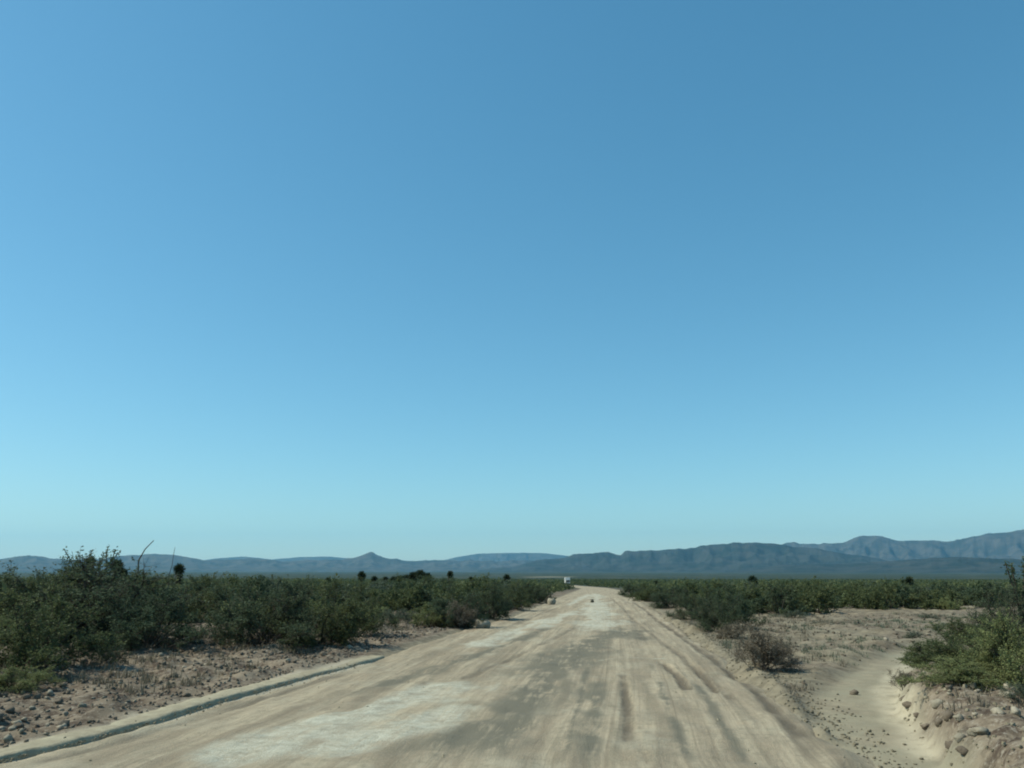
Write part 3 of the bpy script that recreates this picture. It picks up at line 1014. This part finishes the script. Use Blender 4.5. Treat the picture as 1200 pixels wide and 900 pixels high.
yucca(1064, 100, 675, 'distant yucca bump above the right hand scrub', 1.1, 2)
yucca(768, 110, 681, 'low dark yucca crown in the scrub close to the right road edge', 1.0, 2)


def stalk(px, dist, top, curve, label, nstem=1, tuft=True, name='ocotillo', cat='plant', hook=0.0, rad=0.035):
    d = px_dir(px, 668)
    hl = math.hypot(d[0], d[1])
    x, y = d[0] / hl * dist, d[1] / hl * dist
    gz = Gp(x, y)
    dd = px_dir(px, top)
    h = CAMZ + dd[2] / math.hypot(dd[0], dd[1]) * dist - gz
    o = bpy.data.objects.new(name, None)
    col.objects.link(o)
    o.location = (x, y, gz)
    tag(o, label, cat)
    rg = np.random.default_rng(int(px))
    for k in range(nstem):
        hk = h * (1 if k == 0 else rg.uniform(0.82, 0.99))
        cx = curve if nstem == 1 else (k - (nstem - 1) / 2) * curve
        cyy = rg.uniform(-.2, .2)
        ts_ = np.linspace(0, 1, 9)
        sx = cx * ts_ ** 2 + hook * np.clip((ts_ - 0.72) / 0.28, 0, 1) ** 1.6 + 0.02 * rg.normal(size=9)
        pz = hk * (ts_ - 0.03 * np.clip((ts_ - 0.85) / 0.15, 0, 1) ** 2 * (hook > 0))
        p = np.stack([sx * cy_, sx * sy_ + cyy * ts_, pz], 1)
        p[0, 2] = -0.1
        v, f = spine(p, list(rad * (1 - 0.72 * ts_)), 5)
        stem = add('stem', mesh_np('stem', v, f, [M['bark']], True), o)
        if tuft:
            n = 170
            t = rg.uniform(0.25, 1, n)
            C = np.stack([np.interp(t, ts_, p[:, q]) for q in range(3)], 1) + rg.normal(0, 0.035, (n, 3))
            lv, lf = leaf_quads(C, np.full(n, 0.035), rg)
            add('leaves', mesh_np('leaves', lv, lf, [M['dark_leaf']], False, dict(tint=rg.random(n * 4))), stem)
    return o


stalk(160, 24, 630, 0.02, 'tall thin bare stalk hooked over at its tip above the thicket', 1, False, 'desert_stalk', 'plant', hook=0.34, rad=0.04)
stalk(104, 26, 643, 0.42, 'many stemmed ocotillo with thin wands above the tall tangled shrub', 5)
stalk(124, 24, 641, 0.2, 'two stemmed ocotillo with leafy tips beside the many stemmed one', 2)
stalk(197, 26, 641, 0.05, 'single faint wand standing just before the lone small yucca', 1, False, 'desert_stalk', 'plant', rad=0.02)
stalk(88, 26, 646, 0.1, 'short thin twin wands at the edge of the many stemmed ocotillo', 2, False, 'desert_stalk', 'plant', rad=0.018)
stalk(1190, 20, 650, -0.25, 'tall leafy ocotillo at the right edge behind the spindly shrub', 3)


# ------------------------------------------------------------------ stones
def rock_verts(seed, n1=7, n2=5):
    rg = np.random.default_rng(seed)
    V = [(0, 0, -1)]
    for j in range(1, n2):
        ph = -math.pi / 2 + math.pi * j / n2
        for i in range(n1):
            th = 2 * math.pi * (i + 0.5 * (j % 2)) / n1
            V.append((math.cos(ph) * math.cos(th), math.cos(ph) * math.sin(th), math.sin(ph)))
    V.append((0, 0, 1))
    V = np.array(V)
    # cut by random planes to give flat facets
    for k in range(9):
        nrm = norm(rg.normal(size=3))
        lim = rg.uniform(0.55, 0.85)
        dd = V @ nrm
        V = V - np.maximum(dd - lim, 0)[:, None] * nrm
    V = V * (1 + 0.15 * rg.normal(size=(len(V), 1)))
    return V * np.array([1, rg.uniform(0.65, 0.9), rg.uniform(0.5, 0.75)])


def rock_faces(n1=7, n2=5):
    F = []
    for i in range(n1):
        F.append((0, 1 + (i + 1) % n1, 1 + i))
    for j in range(n2 - 2):
        for i in range(n1):
            a, b = 1 + j * n1 + i, 1 + j * n1 + (i + 1) % n1
            c, d2 = a + n1, b + n1
            F += [(a, b, d2), (a, d2, c)]
    top = 1 + (n2 - 1) * n1
    for i in range(n1):
        F.append((top - n1 + i, top - n1 + (i + 1) % n1, top))
    return np.array(F)


RF = rock_faces()
ROCKS = {m: [mesh_np('stone', rock_verts(400 + k), RF, [M[m]]) for k in range(5)] for m in ('stone_brown', 'stone_pale', 'stone_dark')}


def stone(m, x, y, size, label, group=None, sink=0.25, name='stone'):
    o = add(name, ROCKS[m][random.randrange(5)], None, (x, y, Gp(x, y) + size * (0.5 - sink) * 0.6), random.uniform(0, 6))
    o.scale = (size / 2,) * 3
    o.rotation_euler[0] = random.uniform(-.3, .3)
    return tag(o, label, 'stone', group)


x, y = P(566, 738); o = stone('stone_pale', x, y, 0.62, 'nearer of the two pale boulders on the left road edge', name='boulder')
o.location.z = float(z0(y)) + 0.12
x, y = P(646, 709); o = stone('stone_pale', x, y, 0.8, 'farther of the two pale boulders, close to where the road drops away', name='boulder')
o.location.z = float(z0(y)) + 0.15
x, y = P(694, 707)
o = stone('stone_dark', x, y, 0.42, 'dark stone lying in the middle of the far stretch of road'); o.location.z = float(z0(y)) + 0.12
x, y = P(104, 855); stone('stone_dark', x, y, 0.085, 'small dark stone just above the earth kerb near the front')
x, y = P(1000, 806); stone('stone_brown', x, y, 0.16, 'brown clod on the field side of the side track')
x, y = P(1082, 722); stone('stone_dark', x, y, 0.38, 'dark stone on the far part of the bare field')

cnt = 0
while cnt < 95:
    px, py = random.uniform(-10, 520), random.uniform(742, 882)
    x, y = P(px, py)
    l_ = float(XL(y)) - x
    if l_ < 0.55 or l_ > 4.8 or py < np.interp(px, LBX, LBY) - 2: continue
    sz = random.uniform(0.06, 0.14) * (1 + 0.02 * y)
    m = random.choice(['stone_brown', 'stone_brown', 'stone_pale'])
    lab = '%s %s stone %s, %s' % (('small', 'middling', 'big')[int(np.digitize(sz, [0.09, 0.13]))], 'brown' if m == 'stone_brown' else 'pale',
          ('close to the earth kerb', 'halfway to the bushes', 'up by the bushes')[int(np.digitize(l_, [1.2, 2.5]))],
          ('near the front left corner', 'across from the dark green thicket', 'near the end of the kerb', 'past the end of the kerb')[int(np.digitize(px, [130, 270, 420]))])
    stone(m, x, y, sz, lab, group=lab + ' (look-alikes)')
    cnt += 1
cnt = 0
while cnt < 60:
    px, py = random.uniform(1050, 1215), random.uniform(790, 905)
    x, y = P(px, py)
    if float(bank_side(np.array([x]), np.array([y]))[0]) < 0.02: continue
    sz = random.uniform(0.07, 0.18)
    m = random.choice(['stone_pale', 'stone_pale', 'stone_brown'])
    lab = '%s %s stone %s of the stony bank, %s' % (('small', 'middling', 'big')[int(np.digitize(sz, [0.10, 0.14]))], 'brown' if m == 'stone_brown' else 'pale',
          'on the slope' if px < 1130 else 'on the top', ('under the thicket', 'midway', 'at the near end')[int(np.digitize(py, [840, 872]))])
    stone(m, x, y, sz, lab, group=lab + ' (look-alikes)')
    cnt += 1
cnt = 0
while cnt < 20:
    px, py = random.uniform(880, 1130), random.uniform(722, 800)
    x, y = P(px, py)
    dq, _ = seg_dist(np.array([x]), np.array([y]), TRACK)
    if x - float(XR(y)) < 1.0 or dq[0] < 0.8: continue
    m = random.choice(['stone_pale', 'stone_brown'])
    stone(m, x, y, random.uniform(0.08, 0.18), ('brown' if m == 'stone_brown' else 'pale') + ' clod lying on the bare field beyond the side track',
          group=('brown' if m == 'stone_brown' else 'pale') + ' clods of the bare field')
    cnt += 1

for k in range(12):  # added clods stand in for the dark, shaded undercut of the bank edge
    q = k / 11
    i_ = 1 + q * 3.9
    a_, b_ = BANK[int(i_)], BANK[int(i_) + 1]
    f_ = i_ - int(i_)
    x, y = a_[0] * (1 - f_) + b_[0] * f_ + random.uniform(-.02, .14), a_[1] * (1 - f_) + b_[1] * f_
    stone('stone_brown', x, y, random.uniform(0.09, 0.18), 'brown clod added for undercut shade on the eroded bank lip, %s' % ('at the near end', 'midway', 'under the thicket')[min(2, int(q * 3))],
          group='added clods on the bank lip ' + str(min(2, int(q * 3))))


def gravel(name, label, test, n, lo, hi, mat, seed):
    rg = np.random.default_rng(seed)
    base = rock_verts(seed, 5, 4)
    F0 = rock_faces(5, 4)
    pts_ = []
    while len(pts_) < n:
        p = test(rg)
        if p is not None: pts_.append(p)
    p = np.array(pts_)
    z = G(p[:, 0], p[:, 1])
    s = rg.uniform(lo, hi, n) ** 1.0 / 2 * (1 + 0.02 * p[:, 1])
    a = rg.uniform(0, 6.28, n)
    V = base[None] * s[:, None, None] * rg.uniform(0.6, 1.4, (n, 1, 3)) * (1 + 0.15 * rg.normal(size=(n, len(base), 1)))
    c, q = np.cos(a)[:, None], np.sin(a)[:, None]
    V = np.stack([V[..., 0] * c - V[..., 1] * q, V[..., 0] * q + V[..., 1] * c, V[..., 2]], -1)
    V = V + np.stack([p[:, 0], p[:, 1], z + s * 0.25], 1)[:, None]
    F = (F0[None] + (np.arange(n) * len(base))[:, None, None]).reshape(-1, 3)
    me = mesh_np(name, V.reshape(-1, 3), F, [mat])
    return tag(add(name, me), label, 'gravel', kind='stuff')


def t_left(rg):
    x = rg.uniform(-13, 0); y = rg.uniform(6.5, 34)
    l_ = float(XL(y)) - x
    return (x, y) if 0.4 < l_ < 5 and rg.random() < math.exp(-l_ * 0.15) else None


def t_right(rg):
    x = rg.uniform(2.5, 8); y = rg.uniform(6.5, 14)
    return (x, y) if float(bank_side(np.array([x]), np.array([y]))[0]) > -0.05 else None


def t_field(rg):
    x = rg.uniform(2, 20); y = rg.uniform(9, 36)
    dq, _ = seg_dist(np.array([x]), np.array([y]), TRACK)
    return (x, y) if x - float(XR(y)) > 0.1 and dq[0] > 0.7 else None


gravel('rubble', 'loose brown rubble covering the verge between earth kerb and bushes', t_left, 5200, 0.015, 0.07, M['stone_brown'], 501)
gravel('pale_rubble', 'loose pale pebbles strewn over the verge by the earth kerb', t_left, 1800, 0.015, 0.06, M['stone_pale'], 502)
gravel('bank_gravel', 'small pale stones covering the stony bank beside the side track', t_right, 1500, 0.012, 0.06, M['clod'], 503)
gravel('field_gravel', 'small clods scattered over the bare field', t_field, 1800, 0.02, 0.07, M['stone_brown'], 504)


def t_road(rg):
    y = 6.5 + 40 * rg.random() ** 2
    x = rg.uniform(float(XL(y)) + 0.2, float(XR(y)))
    return (x, y)


g_ = gravel('road_gravel', 'small loose pebbles scattered on the dirt road', t_road, 420, 0.010, 0.03, M['kerb'], 505)
g_.location.z = 0.12


def t_edge(rg):
    y = 6.5 + 30 * rg.random() ** 1.3
    x = float(XR(y)) + rg.normal(0.25, 0.28)
    return (x, y)


def t_kerb(rg):
    i = rg.integers(0, len(KERB) - 2)
    f = rg.random()
    return (KERB[i][0] * (1 - f) + KERB[i + 1][0] * f + rg.normal(0.07, 0.06) + 0.25 * (rg.random() < 0.15) * rg.random(), KERB[i][1] * (1 - f) + KERB[i + 1][1] * f)


kc = gravel('kerb_crumbs', 'crumbs of soil added along the foot of the earth kerb to break its shadow', t_kerb, 700, 0.008, 0.028, M['clod'], 507)  # added to narrow and break up the kerb's shadow band
kc.location.z = 0.03
gravel('edge_clods', 'crumbled soil clods along the right hand edge of the road', t_edge, 2400, 0.012, 0.05, M['clod'], 506)

# ------------------------------------------------------------------ white truck far down the road
def boxmesh(name, boxes, mat, bev=0.0):
    import bmesh
    bm = bmesh.new()
    for (x0, x1, y0, y1, z0_, z1) in boxes:
        r = bmesh.ops.create_cube(bm, size=1)
        for v in r['verts']:
            v.co = Vector(((x0 + x1) / 2 + v.co.x * (x1 - x0), (y0 + y1) / 2 + v.co.y * (y1 - y0), (z0_ + z1) / 2 + v.co.z * (z1 - z0_)))
    if bev:
        bmesh.ops.bevel(bm, geom=bm.edges[:], offset=bev, segments=2, affect='EDGES')
    me = bpy.data.meshes.new(name)
    bm.to_mesh(me); bm.free()
    me.materials.append(mat)
    return me


s = N('white_paint'); M['white'] = s.surf((0.62, 0.61, 0.57), 0.5, None, 0.4)
s = N('dark_glass'); M['glass'] = s.surf((0.03, 0.035, 0.04), 0.08, None, 0.6)
s = N('rubber'); M['rubber'] = s.surf((0.02, 0.02, 0.02), 0.85)
s = N('lamp_lens'); M['lamp'] = s.surf((0.7, 0.7, 0.65), 0.2)
s = N('grey_plastic'); M['grey'] = s.surf((0.12, 0.12, 0.12), 0.6)
d = px_dir(665, 668)
hl = math.hypot(d[0], d[1])
tx_, ty_ = d[0] / hl * 345, d[1] / hl * 345
tk = bpy.data.objects.new('truck', None)
col.objects.link(tk)
tk.location = (tx_, ty_, float(z0(ty_)) + 0.06)
tk.rotation_euler = (0, 0, math.radians(6))
tk.scale = (0.85, 0.85, 0.85)
tag(tk, 'white box truck far ahead where the road disappears into the scrub', 'truck')
add('cargo_box', boxmesh('cargo_box', [(-1.2, 1.2, -0.2, 4.6, 0.95, 3.5)], M['white'], 0.05), tk)
cab = add('cab', boxmesh('cab', [(-1.05, 1.05, -1.7, -0.25, 0.55, 2.45)], M['white'], 0.12), tk)
add('windscreen', boxmesh('windscreen', [(-0.92, 0.92, -1.73, -1.68, 1.45, 2.25)], M['glass']), cab)
add('grille', boxmesh('grille', [(-0.6, 0.6, -1.73, -1.68, 0.85, 1.2)], M['grey']), cab)
add('bumper', boxmesh('bumper', [(-1.08, 1.08, -1.85, -1.66, 0.45, 0.75)], M['grey'], 0.03), tk)
add('chassis', boxmesh('chassis', [(-0.45, 0.45, -1.5, 4.5, 0.6, 0.93)], M['grey']), tk)
for sx in (-0.85, 0.85):
    add('headlight', boxmesh('headlight', [(sx - 0.14, sx + 0.14, -1.74, -1.68, 0.85, 1.08)], M['lamp'], 0.01), tk)
ww, wf = tubes(np.array([[-0.14, 0, 0.]]), np.array([[0.14, 0, 0.]]), [0.45], [0.45], 18)
ww = np.concatenate([ww, [[-0.14, 0, 0], [0.14, 0, 0]]])
wf = np.concatenate([wf, [[36, (i + 1) % 18, i, i] for i in range(0)]]) if False else wf
wme = mesh_np('wheel', ww, wf, [M['rubber']])
hub = boxmesh('hub', [(-0.15, 0.15, -0.2, 0.2, -0.2, 0.2)], M['grey'], 0.08)
for sx in (-0.95, 0.95):
    for sy in (-1.0, 3.2):
        wv = add('wheel', wme, tk, (sx, sy, 0.45))
        add('hub', hub, wv)

# ------------------------------------------------------------------ haze
import bmesh
hz = boxmesh('haze', [(-20500, 20500, -4500, 20500, -24, 900)], M['white'])
s = N('haze_air')
pv = s.n('ShaderNodeVolumePrincipled')
pv.inputs['Color'].default_value = (0.28, 0.70, 1.0, 1)
pv.inputs['Density'].default_value = 0.000036
pv.inputs['Anisotropy'].default_value = 0.2
s.l(pv.outputs[0], s.out.inputs['Volume'])
hz.materials.clear()
hz.materials.append(s.m)
tag(add('haze', hz), 'thin blue haze filling the air over the plain', 'haze', kind='stuff')

# ------------------------------------------------------------------ dry tufts on the verge and the field
def tufts(name, label, test, n, mat, seed, hgt):
    rg = np.random.default_rng(seed)
    p = []
    while len(p) < n:
        q = test(rg)
        if q is not None and fbm(np.array([q[0]]), np.array([q[1]]), 2.5, seed, 3)[0] > -0.02: p.append(q)
    p = np.array(p)
    z = G(p[:, 0], p[:, 1])
    nb = 16
    a = rg.uniform(0, 6.28, (n, nb))
    ln_ = rg.uniform(0.4, 1.2, (n, nb)) * hgt * rg.uniform(0.5, 1.3, (n, 1))
    lean = rg.uniform(0.1, 0.8, (n, nb))
    b = np.stack([p[:, 0:1] + rg.normal(0, .05, (n, nb)), p[:, 1:2] + rg.normal(0, .05, (n, nb)), np.repeat(z[:, None] - 0.01, nb, 1)], -1)
    t = b + np.stack([np.cos(a) * lean, np.sin(a) * lean, np.ones_like(a)], -1) * ln_[..., None]
    e = np.stack([-np.sin(a), np.cos(a), 0 * a], -1) * 0.007
    V = np.stack([b - e, b + e, t + e * 0.3, t - e * 0.3], 2).reshape(-1, 3)
    me = mesh_np(name, V, np.arange(len(V)).reshape(-1, 4), [mat], False, dict(tint=np.repeat(rg.random(n * nb), 4)))
    return tag(add(name, me), label, 'grass', kind='stuff')


tufts('dry_grass', 'sparse dry tufts growing on the bare field and its rim', t_field, 1500, M['dry_leaf'], 601, 0.10)
tufts('green_grass', 'sparse grey green sprouts among the clods of the bare field', t_field, 1500, M['sage_leaf'], 602, 0.09)
tufts('verge_grass', 'dry tufts between the rubble and the roadside bushes', lambda rg: (lambda q: q if q is not None and float(XL(q[1])) - q[0] > 1.2 else None)(t_left(rg)), 600, M['dry_leaf'], 603, 0.12)
